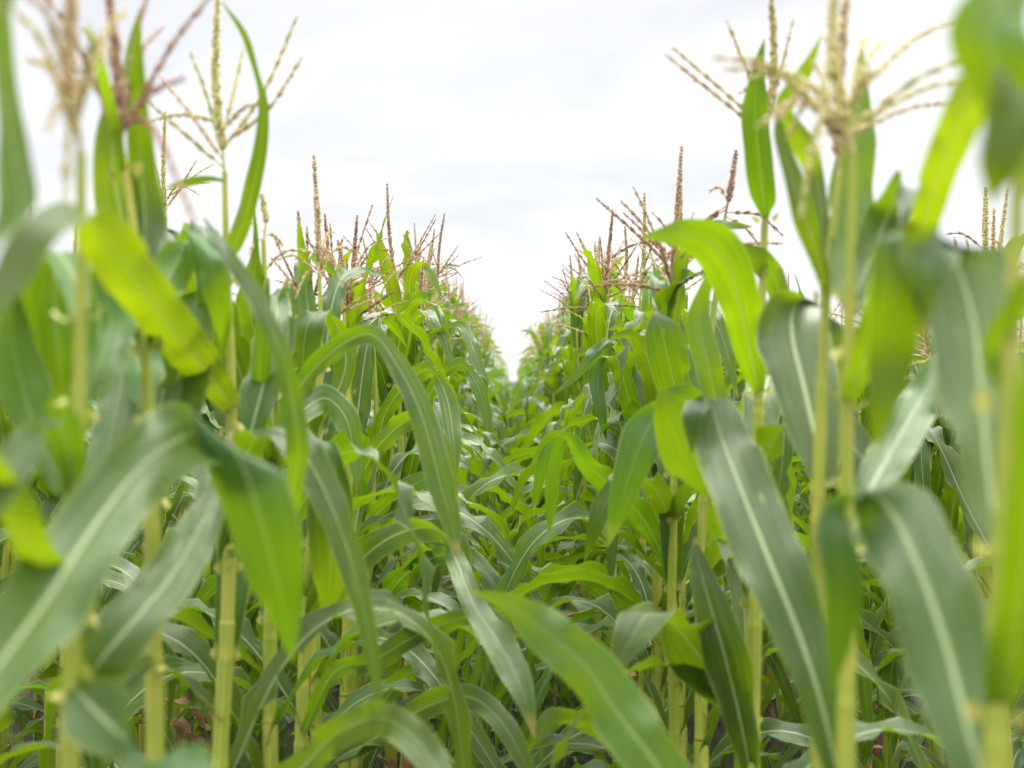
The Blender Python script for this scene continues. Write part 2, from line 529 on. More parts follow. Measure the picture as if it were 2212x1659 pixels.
CLASSES = {   # length, width, start angle, end angle, bend place, sharpness
    'low':  dict(L=(0.62, 0.80), W=(0.046, 0.062), a0=(28, 52), a1=(140, 178), s0=(0.25, 0.5), sh=(5, 10)),
    'mid':  dict(L=(0.72, 0.95), W=(0.052, 0.070), a0=(18, 36), a1=(145, 180), s0=(0.26, 0.50), sh=(6, 14)),
    'high': dict(L=(0.50, 0.70), W=(0.050, 0.066), a0=(12, 26), a1=(85, 160), s0=(0.4, 0.65), sh=(5, 12)),
    'flag': dict(L=(0.26, 0.42), W=(0.040, 0.055), a0=(8, 30), a1=(25, 110), s0=(0.5, 0.7), sh=(4, 9)),
}
def leaf_library(nvar, nseg, us, seed, flaps=True, raw=False):
    rng = random.Random(seed); lib = {}
    for c, k in CLASSES.items():
        lib[c] = []
        for i in range(nvar):
            u = lambda r: rng.uniform(*r)
            g = make_leaf_geo(rng, u(k['L']), u(k['W']), R(u(k['a0'])), R(u(k['a1'])), u(k['s0']), u(k['sh']),
                              rng.uniform(-1.7, 1.7), rng.uniform(0.006, 0.013), nseg, us, rng.uniform(0.2, 0.6), flaps)
            lib[c].append(g if raw else g.mesh('leaf_' + c, [M_LEAF_Y if c == 'flag' else M_LEAF, M_COLLAR]))
    return lib
LEAVES = leaf_library(12, 30, US, 11)
_dr = random.Random(8)
CLASSES['dry'] = dict(L=(0.4, 0.6), W=(0.03, 0.05), a0=(50, 80), a1=(165, 185), s0=(0.15, 0.3), sh=(8, 14))
DRY = [make_leaf_geo(_dr, _dr.uniform(.4, .6), _dr.uniform(.03, .05), R(60), R(178), .2, 11, _dr.uniform(-3, 3), .012, 24, US, .9, False).mesh('dry_leaf', [M_LITTER]) for _ in range(4)]
del CLASSES['dry']

def curve_pts(p0, d0, L, droop, n, rng, wob=0.0):
    p = np.array(p0, float); d = np.array(d0, float); d /= np.linalg.norm(d)
    out = [p.copy()]
    for i in range(n):
        d = d + np.array((rng.uniform(-wob, wob), rng.uniform(-wob, wob), -droop / n)); d /= np.linalg.norm(d)
        p = p + d * (L / n); out.append(p.copy())
    return out

def spike_geo(pts, rng, fine=True):
    g = Geo(); n = len(pts)
    tube(g, pts, [0.0024 * (1 - 0.6 * i / n) for i in range(n)], 6 if fine else 4)
    if fine: spikelets(g, pts, 0.030, 0.0060, 0.0150, 0.0030, 6, rng, 0.55, 0.52)
    else: spikelets(g, pts, 0.03, 0.012, 0.016, 0.0034, 3, rng, 0.5, 0.4)
    return g
def branch_geo(pts, rng, fine=True):
    g = Geo(); n = len(pts)
    tube(g, pts, [0.0013 * (1 - 0.5 * i / n) for i in range(n)], 5 if fine else 3)
    if fine: spikelets(g, pts, 0.018, 0.0056, 0.0125, 0.0019, 2, rng, 0.4, 0.30)
    else: spikelets(g, pts, 0.02, 0.016, 0.015, 0.0027, 2, rng, 0.4, 0.35)
    return g

TMATS = [M_TAN, M_PURPLE, M_GREEN_T]
def tassel_set(seed, fine=True, raw=False):
    rng = random.Random(seed)
    H = rng.uniform(0.26, 0.36)
    mat = TMATS[seed % 3]
    sp = spike_geo(curve_pts((0, 0, 0), (rng.uniform(-.1, .1), rng.uniform(-.1, .1), 1), H, rng.uniform(-.05, .1), 9, rng, 0.02), rng, fine)
    brs = []
    nb = rng.randint(8, 13)
    for i in range(nb):
        az = i * 2.4 + rng.uniform(-.5, .5); el = R(rng.uniform(20, 68)) if i > 2 else R(rng.uniform(45, 85))
        z0 = 0.012 + 0.08 * i / nb
        d = (math.cos(az) * math.sin(el), math.sin(az) * math.sin(el), math.cos(el))
        pts = curve_pts((0, 0, z0), d, rng.uniform(0.13, 0.22), rng.uniform(0.0, 0.55), 7, rng, 0.04)
        brs.append(branch_geo(pts, rng, fine))
    if raw: return [sp] + brs
    return (sp.mesh('tassel', [mat]), [b.mesh('tassel_branch', [mat]) for b in brs])
TASSELS = [tassel_set(s) for s in range(9)]

def stalk_geo(pts, nodes, r0=0.0145, rtop=0.0035, sides=10, fine=True):
    """pts: centre line from soil to tassel; nodes: fractions where leaves are joined"""
    pts = np.array(pts, float); m = len(pts)
    seg = np.linalg.norm(np.diff(pts, axis=0), axis=1)
    arc = np.concatenate([[0], np.cumsum(seg)]) / seg.sum()
    nds = sorted(nodes) if fine else []
    fs = set(np.linspace(0, 1, 26 if fine else 8))
    for nd in nds: fs |= {f for f in (nd - 0.008, nd - 0.001, nd, nd + 0.003, nd + 0.009) if 0 < f < 1}
    fs = sorted(fs)
    P2, rad = [], []
    for f in fs:
        P2.append([np.interp(f, arc, pts[:, a]) for a in range(3)])
        rr = r0 + (rtop - r0) * max(0, (f - 0.35) / 0.65) ** 1.25
        k = 1.0
        if nds:
            lo = max([n for n in nds if n <= f], default=0.0); hi = min([n for n in nds if n > f], default=1.0)
            t = (f - lo) / (hi - lo)
            k = 0.93 + 0.14 * t                 # the sheath widens up to its collar
            if f - lo < 0.0035 and lo > 0: k = 1.09 if f - lo < 0.001 else 0.97
        rad.append(rr * k)
    g = Geo(); tube(g, P2, rad, sides)
    return g
def straight_stalk(seed, fine=True):
    rng = random.Random(seed)
    pts = [(0, 0, -0.03)]
    for i in range(1, 12):
        z = i / 11.0 * 1.0
        pts.append((rng.uniform(-.004, .004), rng.uniform(-.004, .004), z))
    return stalk_geo(pts, [0.10 + 0.075 * i for i in range(12)], fine=fine)
STALKS = [straight_stalk(s).mesh('stalk', [M_STALK]) for s in range(5)]     # one metre tall, scaled

GROUP = 'maize plants standing in rows'
def add_tassel(root, loc, variant, scale, rng, branches=True, lean=(0, 0)):
    sp, brs = TASSELS[variant]
    t = obj('tassel', sp, root)
    t.location = loc; t.rotation_euler = (lean[0], lean[1], rng.uniform(0, 6.28)); t.scale = (scale,) * 3
    for b in brs:
        obj('tassel_branch', b, t)
    return t

def plan_plant(rng, hgt, cross, thr=1.0, spread=0.42):
    """where the leaves of an ordinary plant sit: (class, height, azimuth, scale)"""
    n = rng.randint(13, 15); out = []
    ph = rng.uniform(-0.5, 0.5) + (0 if cross else 1.57)
    for i in range(n):
        f = 0.13 + 0.84 * i / (n - 1) + rng.uniform(-0.012, 0.012)
        c = 'low' if f < 0.35 else 'mid' if f < 0.70 else 'high' if f < 0.93 else 'flag'
        az = ph + math.pi * (i % 2) + rng.gauss(0, 0.42)
        lim = 0.4 if f * hgt > 1.2 else 0.75
        if f * hgt > thr:          # the upper blades of a dense row turn into the row
            az = (ph if f * hgt < 1.2 else 0) + math.pi * (i % 2) + math.pi / 2 + max(-lim, min(lim, rng.gauss(0, spread)))
            sc *= 0.88
        sc = rng.uniform(0.86, 1.12) * (0.8 if f < 0.2 else 1.0)
        out.append((c, f * hgt, az, sc))
    return out

def grow(x, y, hgt, rng, label, group=GROUP, tass=None, fmin=0, fmax=9, leaves=True):
    root = empty('maize_plant', (x, y, ground_z(y)))
    root.rotation_euler = (rng.gauss(0, 0.022), rng.gauss(0, 0.028), 0)
    tag(root, label, 'maize plant', group)
    st = obj('stalk', rng.choice(STALKS), root)
    st.scale = (rng.uniform(0.85, 1.1),) * 2 + (hgt,)
    st.rotation_euler = (0, 0, rng.uniform(0, 6.28))
    for c, z, az, sc in plan_plant(rng, hgt, True):
        if not fmin <= z <= fmax: continue
        lf = obj('leaf', rng.choice(LEAVES[c] if z > 0.45 or rng.random() > 0.4 else DRY), root)
        lf.location = (math.cos(az) * 0.006, math.sin(az) * 0.006, z)
        lf.rotation_euler = (rng.gauss(0, 0.1), rng.gauss(0, 0.1), az)
        lf.scale = (sc, sc * rng.choice((-1, 1)) if False else sc, sc)
    if tass != -1: add_tassel(root, (0, 0, hgt - 0.01), rng.randrange(len(TASSELS)) if tass is None else tass, rng.uniform(0.9, 1.12), rng)
    return root

# ------------------------------------------------------------------ the plants one can tell apart
def hero(d, stalk, label, fill=(0.15, 0.75), seed=0, tassel=None, group=GROUP, r0=0.0145, nodes_px=(), topfill=None):
    """stalk: (X, Y[, d]) points from the lowest seen to the tassel base"""
    rng = random.Random(1000 + seed)
    pts = [P(p[0], p[1], p[2] if len(p) > 2 else d) for p in stalk]
    low = pts[0]
    gz = ground_z(d)
    r0 = r0 * DM(d) / d
    base = Vector((low.x + rng.uniform(-.01, .01), low.y + rng.uniform(-.02, .02), gz))
    root = empty('maize_plant', base)
    tag(root, label, 'maize plant', group)
    loc = [Vector((0, 0, -0.03))] + ([ (low - base) * 0.5 ] if low.z - gz > 0.3 else []) + [p - base for p in pts]
    sm = catmull([tuple(p) for p in loc], 4)
    zs = [p[2] for p in sm]; H = zs[-1]
    nodes = [0.10 + 0.085 * i for i in range(10)]
    nodes += [((VY - yy) * K * DM(d) + CAM_H - gz) / H for yy in nodes_px]
    g = stalk_geo(sm, nodes, r0=r0, sides=14)
    obj('stalk', g.mesh('stalk', [M_STALK]), root)
    for c, z, az, sc in plan_plant(rng, H, True):
        if fill[0] <= z <= fill[1] or (topfill and topfill[0] <= z <= topfill[1]):
            lf = obj('leaf', rng.choice(LEAVES[c]), root)
            i = int(np.argmin([abs(q - z) for q in zs]))
            lf.location = (sm[i][0], sm[i][1], z)
            lf.rotation_euler = (rng.gauss(0, 0.1), rng.gauss(0, 0.1), az)
            lf.scale = (sc, sc, sc)
    top = sm[-1]
    if tassel is not None:
        mat = tassel.get('mat', M_TAN)
        a = Vector(top)
        tip = P(*tassel['tip']) - base
        mid = (a + tip) / 2 + Vector((rng.uniform(-.01, .01), 0, 0))
        sp = spike_geo(catmull([tuple(a), tuple(mid), tuple(tip)], 5), rng)
        t = obj('tassel', sp.mesh('tassel', [mat]), root)
        ax = (tip - a)
        brs = tassel.get('br', [])
        for k, b in enumerate(brs):
            s0 = a + ax * (0.02 + 0.28 * k / max(1, len(brs)))
            e = P(*b[:3]) - base
            m1 = s0 * 0.45 + e * 0.55 + ax.normalized() * (b[3] if len(b) > 3 else 0.015)
            bg = branch_geo(catmull([tuple(s0), tuple(m1), tuple(e)], 5), rng)
            obj('tassel_branch', bg.mesh('tassel_branch', [mat]), t)
    return root

def hleaf(root, rows, f=1, mat=None, fold=0.34, ruffle=0.011, sub=7, flaps=True, seed=0, wave=0.17):
    """rows: (X, Y, depth, width px[, side angle or None[, tilt]])  from the stalk to the tip"""
    rng = random.Random(seed + int(rows[0][0]) * 7 + int(rows[0][1]))
    base = root.location
    A = []
    n = len(rows)
    # a blade that shows its upper side leans away from the viewer, one that shows its underside leans over him
    def frame(i):
        r = rows[i]
        i0, i1 = max(0, i - 1), min(n - 1, i + 1)
        dx, dy = rows[i1][0] - rows[i0][0], rows[i1][1] - rows[i0][1]
        if len(r) > 4 and r[4] is not None: sx, sy = math.cos(R(r[4])), math.sin(R(r[4]))
        else: sx, sy = -dy * f, dx * f
        l = math.hypot(sx, sy) + 1e-9
        m = math.hypot(dx, dy) + 1e-9
        return sx / l, sy / l, ((-dy) * sx + dx * sy) / (l * m)
    acc = 0.0; rr = []
    for i in range(n):
        if i:
            vis = (frame(i)[2] + frame(i - 1)[2]) / 2
            acc += 0.32 * vis * (rows[i - 1][1] - rows[i][1]) * K * rows[i][2]
        sx, sy, vis = frame(i)
        r = list(rows[i]) + [None, 0][max(0, len(rows[i]) - 4):]
        r[5] = r[5] - 28 * sy * vis
        r[3] *= 0.74 if rows[i][2] > 2.6 else 0.88 if rows[i][2] > 1.9 else 1.0
        r[2] += acc
        k = rows[i][2] / r[2]          # stay on the same line of growth
        r[3] *= k ** 0.5
        rr.append(r)
    rows = rr
    for i, r in enumerate(rows):
        X, Y, d, w = r[:4]
        a = r[4] if len(r) > 4 else None
        t = r[5] if len(r) > 5 else 0
        i0, i1 = max(0, i - 1), min(n - 1, i + 1)
        dx, dy = rows[i1][0] - rows[i0][0], rows[i1][1] - rows[i0][1]
        if a is None: sx, sy = -dy * f, dx * f
        else: sx, sy = math.cos(R(a)), math.sin(R(a))
        l = math.hypot(sx, sy) + 1e-9; sx /= l; sy /= l
        c = P(X, Y, d) - base
        hw = w / 2 * K * DM(d)
        S = (sx * math.cos(R(t)) * hw, math.sin(R(t)) * hw, -sy * math.cos(R(t)) * hw)
        A.append(tuple(c) + S)
    sm = catmull(A, sub)
    C, S = sm[:, :3], sm[:, 3:]
    geo = Geo()
    T, N = ribbon(geo, C, S, rng, fold, ruffle, US, 0, wave)
    if flaps: collar_flaps(geo, C[0], S[0] * 0.6, N[0], T[0], 1, 0.6)
    return obj('leaf', geo.mesh('leaf', [mat or M_LEAF, M_COLLAR]), root)

Y_ = M_LEAF_Y

# ---- left row, from the nearest on
hl0 = hero(0.86, [(-250, 1900), (-235, 1200), (-225, 700), (-215, 250)], 'nearest maize plant outside the left edge, its broad blurred blade entering low', fill=(0.1, 0.5), seed=1,
           tassel=dict(mat=M_GREEN_T, tip=(-200, -250, 0.86), br=[(-20, 20, 0.9), (-60, -120, 0.84)]))
hl1 = hero(1.2, [(150, 1700), (160, 1300), (170, 900), (176, 600), (174, 330)], 'blurred maize plant near the left edge with a thick tan tassel spike', fill=(0.1, 0.6), seed=2, nodes_px=(1480, 1130),
           tassel=dict(mat=M_TAN, tip=(163, -90, 1.18), br=[(35, 25, 1.2, .02), (60, -10, 1.1, .03), (100, 280, 1.05, .02), (60, 130, 1.28), (235, 120, 1.05, .03), (270, 20, 1.3), (140, 420, 1.1, .03)]))
hl2 = hero(1.46, [(335, 1700), (332, 1400), (325, 1000), (300, 600), (265, 330)], 'blurred maize plant with purplish tassel branches spreading at the top left', fill=(0.1, 0.7), seed=3, nodes_px=(1415,),
           tassel=dict(mat=M_PURPLE, tip=(228, -60, 1.46), br=[(90, -20, 1.4, .02), (330, -40, 1.5, .02), (455, -10, 1.42, .01), (395, 170, 1.35, .01), (420, 480, 1.2, .04), (180, 60, 1.6), (350, 60, 1.6), (150, 150, 1.5, .01)]))
hl3 = hero(1.83, [(474, 1700), (492, 1330), (500, 860), (490, 600), (485, 372)], 'tall maize plant left of the gap with a wide open green and brown tassel', fill=(0.1, 1.0), seed=4, nodes_px=(1328, 870, 600), topfill=(1.05, 1.30),
           tassel=dict(mat=M_GREEN_T, tip=(471, -30, 1.83), br=[(312, 212, 1.78, .0), (345, 165, 1.9, .005), (412, 115, 1.85, .01), (640, 38, 1.83, -.02), (650, 128, 1.80, -.02), (525, 108, 1.88, .0), (565, 225, 1.75, .01), (330, 260, 1.95, .01)]))
hl4 = hero(2.15, [(584, 1700), (583, 1350), (585, 1000), (575, 700), (569, 520)], 'maize plant with a slim single tassel spike, just right of the wide open tassel', fill=(0.1, 1.05), seed=5, nodes_px=(1540,), topfill=(1.02, 1.36),
           tassel=dict(mat=M_GREEN_T, tip=(565, 420, 2.15), br=[(540, 545, 2.1, .01), (610, 530, 2.2, .01), (520, 500, 2.2)]))
hl5 = hero(2.5, [(648, 1700), (658, 1400), (682, 1000), (692, 720), (690, 600)], 'maize plant with one tall straight tan tassel spike left of the gap', fill=(0.1, 1.1), seed=6, nodes_px=(1375, 1590), topfill=(1.02, 1.42),
           tassel=dict(mat=M_TAN, tip=(678, 340, 2.5), br=[(600, 560, 2.5, .02), (640, 640, 2.4, .02), (770, 545, 2.6, .02), (720, 500, 2.6), (560, 600, 2.6, .03), (740, 620, 2.4, .03)]))
hl6 = hero(3.05, [(745, 1600), (750, 1300), (752, 900), (742, 660)], 'maize plant with pinkish tassel branches arching over in front of the left skyline', fill=(0.1, 1.1), seed=7,
           tassel=dict(mat=M_PURPLE, tip=(730, 520, 3.05), br=[(805, 442, 3.1, .01), (835, 515, 3.0, .04), (700, 620, 3.0, .03), (850, 540, 3.1, .04), (640, 560, 3.1), (680, 700, 3.0, .04), (660, 520, 3.1, .02)]))
hl7 = hero(3.5, [(792, 1500), (798, 1200), (812, 900), (806, 720)], 'maize plant whose low pale spike stands against green leaves left of the gap', fill=(0.1, 1.2), seed=8, nodes_px=(1380,),
           tassel=dict(mat=M_TAN, tip=(805, 531, 3.5), br=[(780, 610, 3.5), (790, 640, 3.4, .01), (880, 650, 3.4, .01), (850, 590, 3.5), (760, 720, 3.5, .03)]))
hl8 = hero(4.1, [(850, 1500), (868, 1100), (862, 800), (860, 640)], 'sharp maize plant with a fan of red brown tassel branches under one tall spike', fill=(0.1, 1.3), seed=9,
           tassel=dict(mat=M_PURPLE, tip=(836, 396, 4.1), br=[(743, 511, 4.1, .0), (792, 496, 4.0), (740, 592, 4.1, .01), (775, 563, 4.2, .01), (940, 465, 4.1, .0), (941, 474, 4.0, -.01), (954, 500, 4.2, .0), (728, 615, 4.0, .02), (800, 483, 4.2), (905, 560, 4.0, .01), (790, 640, 4.1, .02)]), topfill=(1.0, 1.35))
hl9 = hero(5.2, [(920, 1300), (935, 900), (946, 610)], 'maize plant with a dark upright spike nearest the gap on the left', fill=(0.1, 1.45), seed=10,
           tassel=dict(mat=M_PURPLE, tip=(960, 462, 5.2), br=[(900, 545, 5.2), (1040, 556, 5.2, .01), (990, 530, 5.1, .0), (920, 520, 5.3), (1000, 600, 5.2, .02), (905, 590, 5.2, .02)]))

# ---- right row
hr0 = hero(0.96, [(2150, 1800), (2160, 1300), (2178, 900), (2195, 560), (2200, 330)], 'nearest maize plant at the right edge with a thick blurred stalk', fill=(0.1, 0.5), seed=11, nodes_px=(1180, 780),
           tassel=dict(mat=M_TAN, tip=(2215, -150, 0.96), br=[(2290, 60, 1.0), (2120, -90, 1.0)]))
hr1 = hero(1.37, [(1826, 1700), (1832, 1350), (1828, 1000), (1836, 640), (1842, 330)], 'maize plant right of the gap with a big blurred cream tassel spreading both ways', fill=(0.1, 0.6), seed=12, nodes_px=(870, 615),
           tassel=dict(mat=M_GREEN_T, tip=(1802, -60, 1.4), br=[(1545, 125, 1.3, .03), (1560, 150, 1.36, .03), (1640, 270, 1.25, .03), (1700, 300, 1.4, .04), (2080, 128, 1.34, .01), (2095, 170, 1.45, .01), (1730, 470, 1.3, .05), (1905, 90, 1.5), (1900, 160, 1.25), (1880, 75, 1.45), (1620, 170, 1.5, .02), (1770, 330, 1.25, .06), (2075, 40, 1.6)]))
hr2 = hero(1.51, [(1772, 1700), (1768, 1400), (1768, 1060), (1785, 640), (1812, 380)], 'blurred maize plant with twin brown spikes, its collar low on a yellow stalk', fill=(0.1, 0.6), seed=13, nodes_px=(1060, 1370),
           tassel=dict(mat=M_TAN, tip=(1832, -40, 1.52), br=[(1760, 140, 1.5, .02), (1890, 250, 1.5, .02), (1700, 200, 1.55, .02), (2060, 220, 1.6, .01), (1680, 260, 1.45, .04)]))
hr3 = hero(1.88, [(1622, 1700), (1630, 1300), (1640, 850), (1652, 480), (1656, 300)], 'maize plant with an upright dark green blade below thin tassel arms on the right', fill=(0.1, 0.95), seed=14, nodes_px=(860, 480), topfill=(1.05, 1.38),
           tassel=dict(mat=M_TAN, tip=(1664, -40, 1.88), br=[(1443, 122, 1.85, .0), (1455, 104, 1.9, .0), (1571, 46, 1.88, .0), (1714, 38, 1.88, -.01), (1600, 200, 1.9), (1700, 140, 1.95)]))
hr4 = hero(2.46, [(1515, 1700), (1515, 1250), (1530, 800), (1562, 520), (1566, 470)], 'maize plant with a leaning reddish spike rising behind the drooping green blade', fill=(0.1, 1.05), seed=15, nodes_px=(1180,), topfill=(1.1, 1.45),
           tassel=dict(mat=M_PURPLE, tip=(1590, 326, 2.46), br=[(1640, 530, 2.5, .01), (1690, 508, 2.5, .02), (1500, 520, 2.5, .01), (1470, 560, 2.45, .02), (1535, 412, 2.5)]))
hr5 = hero(2.8, [(1468, 1700), (1460, 1350), (1450, 1150), (1452, 800), (1464, 560)], 'maize plant with a short thick dark spike just right of the gap', fill=(0.1, 1.1), seed=16, nodes_px=(1190, 1560), topfill=(1.1, 1.45),
           tassel=dict(mat=M_PURPLE, tip=(1471, 380, 2.8), br=[(1410, 460, 2.8), (1400, 530, 2.8, .02), (1360, 655, 2.6, .03), (1430, 600, 2.9, .02), (1300, 570, 2.9, .02)]))
hr6 = hero(3.5, [(1390, 1500), (1388, 1250), (1382, 900), (1383, 650)], 'sharp maize plant with a tall tan spike rising first to the right of the gap', fill=(0.1, 1.1), seed=17, nodes_px=(1230,),
           tassel=dict(mat=M_TAN, tip=(1392, 420, 3.5), br=[(1320, 545, 3.5, .01), (1300, 610, 3.5, .02), (1440, 560, 3.5, .01), (1245, 538, 3.6, .0), (1470, 620, 3.5, .03), (1340, 620, 3.4, .02), (1430, 500, 3.5)]), topfill=(1.1, 1.3))
hr7 = hero(4.1, [(1345, 1500), (1340, 1000), (1348, 640)], 'maize plant with a slender dark spike low beside the gap on the right', fill=(0.1, 1.3), seed=18,
           tassel=dict(mat=M_PURPLE, tip=(1350, 487, 4.1), br=[(1285, 575, 4.1, .01), (1250, 600, 4.1, .02), (1400, 590, 4.2, .01), (1290, 630, 4.1, .02), (1310, 560, 4.1)]))
hr8 = hero(4.9, [(1305, 1300), (1300, 900), (1302, 650)], 'maize plant with a thin green spike nearest the gap on the right', fill=(0.1, 1.45), seed=19,
           tassel=dict(mat=M_GREEN_T, tip=(1285, 525, 4.9), br=[(1240, 600, 4.9, .01), (1330, 580, 4.9), (1250, 640, 4.9, .02)]))
# ---- second rows, plants whose tassels show against the sky
hx1 = hero(3.5, [(340, 1300), (352, 800), (357, 470)], 'thin tassel with upright arms seen through the leaves at far left, on its own plant', fill=(0.1, 1.3), seed=20,
           tassel=dict(mat=M_GREEN_T, tip=(357, 240, 3.5), br=[(327, 332, 3.5), (425, 345, 3.5, .0), (460, 355, 3.6), (395, 400, 3.4), (450, 395, 3.5), (340, 420, 3.5), (430, 420, 3.4)]))
hx2 = hero(3.1, [(2110, 1300), (2120, 900), (2124, 540)], 'maize plant behind the right foreground with a lone dark spike at the right edge', fill=(0.1, 1.3), seed=21,
           tassel=dict(mat=M_PURPLE, tip=(2129, 404, 3.1), br=[(2047, 505, 3.1), (2137, 480, 3.2), (2180, 560, 3.1)]))

# ---- blades traced one by one: left foreground
hleaf(hl3, [(504, 884, 1.83, 46), (474, 842, 1.76, 78), (430, 785, 1.64, 104), (340, 668, 1.42, 120), (240, 535, 1.24, 135), (165, 465, 1.14, 140, 200, 50), (95, 490, 1.08, 135, 205, 20), (25, 600, 1.06, 120, 215, 15), (-70, 760, 1.0, 30)], f=-1, ruffle=.007, mat=Y_)
hleaf(hl0, [(-240, 1620, .86, 40), (-60, 1500, .95, 150), (90, 1310, 1.02, 200), (215, 1120, 1.10, 190), (330, 985, 1.16, 170, 62, 15), (440, 932, 1.20, 170, 62, 55), (515, 985, 1.20, 190, 25, 20), (565, 1130, 1.19, 175, 8, 0), (605, 1290, 1.19, 100, 5, 0), (632, 1430, 1.2, 4, 5, 0)], ruffle=.009, fold=.12)
hleaf(hl1, [(172, 690, 1.2, 30), (160, 600, 1.3, 80, 0, 0), (120, 545, 1.36, 150, 0, 40), (115, 620, 1.36, 165, 0, 10), (125, 760, 1.34, 160, 0, 0), (140, 900, 1.34, 110, 0, 0), (158, 1040, 1.34, 6, 0, 0)], mat=Y_)
hleaf(hl1, [(165, 1330, 1.2, 35), (190, 1180, 1.4, 60), (225, 1010, 1.6, 75), (258, 850, 1.78, 86), (285, 720, 1.88, 70), (310, 600, 1.95, 6)], f=-1, mat=Y_)
hleaf(hl1, [(166, 1350, 1.2, 50), (142, 1300, 1.17, 76), (108, 1245, 1.12, 94), (40, 1130, 1.05, 100), (-30, 1010, 1.0, 90), (-110, 900, .95, 10)], f=-1, mat=Y_)
hleaf(hl1, [(168, 1130, 1.2, 30), (150, 980, 1.16, 70), (110, 905, 1.1, 90, 10, 40), (60, 960, 1.02, 80, 215, 10), (0, 1060, .96, 70, 215, 0), (-60, 1180, .92, 5)])
hleaf(hl0, [(-225, 700, .86, 30), (-60, 560, .9, 70), (40, 470, .95, 80, 0, 0), (30, 330, .97, 66), (12, 170, .98, 50), (5, 10, .98, 40), (0, -120, 1.0, 4)], mat=Y_)
hleaf(hl0, [(-220, 400, .86, 30), (-120, 200, .88, 90), (-30, 80, .9, 90, 20, 0), (10, -20, .9, 70), (30, -150, .95, 4)], mat=Y_)
hleaf(hl2, [(318, 760, 1.46, 30), (285, 560, 1.46, 105), (255, 430, 1.44, 100), (242, 330, 1.42, 70), (268, 200, 1.42, 48), (290, 100, 1.42, 34), (302, 20, 1.42, 4)], mat=Y_)
hleaf(hl2, [(305, 640, 1.46, 30), (312, 480, 1.52, 75), (305, 330, 1.55, 60), (295, 180, 1.55, 34), (300, 30, 1.55, 3)], f=-1, mat=M_LEAF)
hleaf(hl2, [(268, 380, 1.46, 15), (240, 240, 1.45, 24), (212, 130, 1.42, 24), (188, 50, 1.4, 3)], mat=Y_, f=-1)
hleaf(hl2, [(325, 1000, 1.46, 25), (350, 860, 1.6, 80), (375, 700, 1.74, 120), (365, 580, 1.82, 150, 0, 10), (352, 500, 1.84, 165, 0, 50), (345, 490, 1.8, 160, 0, 80), (350, 560, 1.76, 90, 5, 40), (352, 620, 1.75, 5, 8, 10)])
hleaf(hl2, [(324, 900, 1.46, 26), (295, 770, 1.62, 100), (262, 640, 1.74, 125), (250, 540, 1.78, 105), (255, 450, 1.78, 60), (262, 370, 1.78, 4)], f=-1, mat=Y_)
hleaf(hl1, [(170, 880, 1.2, 30), (215, 780, 1.36, 90), (240, 690, 1.46, 110), (215, 610, 1.5, 110), (190, 560, 1.5, 60), (170, 500, 1.5, 4)], f=-1, mat=Y_)
hleaf(hl1, [(166, 1080, 1.2, 30), (110, 1000, 1.3, 80), (60, 880, 1.38, 100), (30, 760, 1.42, 90), (20, 650, 1.44, 50), (18, 560, 1.44, 4)], f=-1, mat=Y_)
hleaf(hl2, [(316, 720, 1.46, 26), (345, 640, 1.56, 70), (385, 560, 1.64, 80), (425, 505, 1.66, 80, 30, 50), (455, 560, 1.62, 70, 0, 0), (470, 650, 1.6, 50, 0, 0), (478, 740, 1.6, 4, 0, 0)], f=-1, mat=Y_)
hleaf(hl3, [(500, 1010, 1.83, 24), (540, 900, 1.9, 80), (585, 800, 1.98, 92), (610, 700, 2.02, 70), (620, 600, 2.02, 4)], f=1)
hleaf(hl3, [(498, 1120, 1.83, 24), (450, 1010, 1.9, 80), (395, 930, 1.98, 96), (340, 880, 2.0, 70), (300, 860, 2.0, 4)], f=1)
hleaf(hl3, [(497, 930, 1.83, 24), (460, 790, 1.9, 90), (432, 660, 1.92, 108), (412, 560, 1.9, 90), (400, 480, 1.88, 4)], f=-1)
hleaf(hl2, [(330, 1080, 1.46, 26), (345, 970, 1.6, 105), (368, 870, 1.68, 135), (400, 770, 1.72, 120), (432, 690, 1.76, 60), (450, 630, 1.8, 4)], f=-1, mat=Y_)
hleaf(hl4, [(584, 860, 2.15, 22), (560, 760, 2.2, 70), (540, 670, 2.2, 76), (548, 600, 2.2, 50), (552, 540, 2.2, 20), (550, 450, 2.2, 3)], f=-1)
hleaf(hl1, [(162, 1250, 1.2, 32), (215, 1120, 1.3, 90), (290, 1010, 1.42, 110), (350, 930, 1.5, 80), (400, 880, 1.55, 4)])
hleaf(hl4, [(585, 960, 2.15, 22), (640, 900, 2.3, 70), (700, 860, 2.4, 74, None, 10), (745, 900, 2.4, 62), (765, 980, 2.4, 44), (772, 1060, 2.4, 3)])
hleaf(hl3, [(492, 620, 1.83, 20), (462, 560, 1.8, 70), (440, 490, 1.72, 80, 10, 50), (455, 580, 1.66, 80, 0, 0), (470, 700, 1.66, 60, 0, 0), (475, 800, 1.66, 4, 0, 0)])
hleaf(hl2, [(333, 1420, 1.46, 25), (220, 1500, 1.36, 70), (210, 1440, 1.30, 100), (300, 1330, 1.32, 130), (380, 1230, 1.38, 120), (440, 1120, 1.44, 90), (480, 1010, 1.5, 50), (500, 930, 1.55, 5)])
hleaf(hl4, [(583, 1050, 2.15, 22), (610, 980, 2.1, 60), (655, 930, 2.0, 85, 0, 45), (695, 990, 1.92, 95, 0, 10), (712, 1110, 1.88, 105, 0, 0), (714, 1240, 1.86, 80, 0, 0), (702, 1345, 1.86, 5, 0, 0)], mat=Y_)
hleaf(hl1, [(157, 1480, 1.2, 30), (230, 1560, 1.15, 150), (350, 1660, 1.1, 160, 0, 10), (385, 1612, 1.0, 172, 0, 70), (385, 1680, .94, 170, 0, 0), (380, 1800, .92, 120, 0, 0)], ruffle=.002)
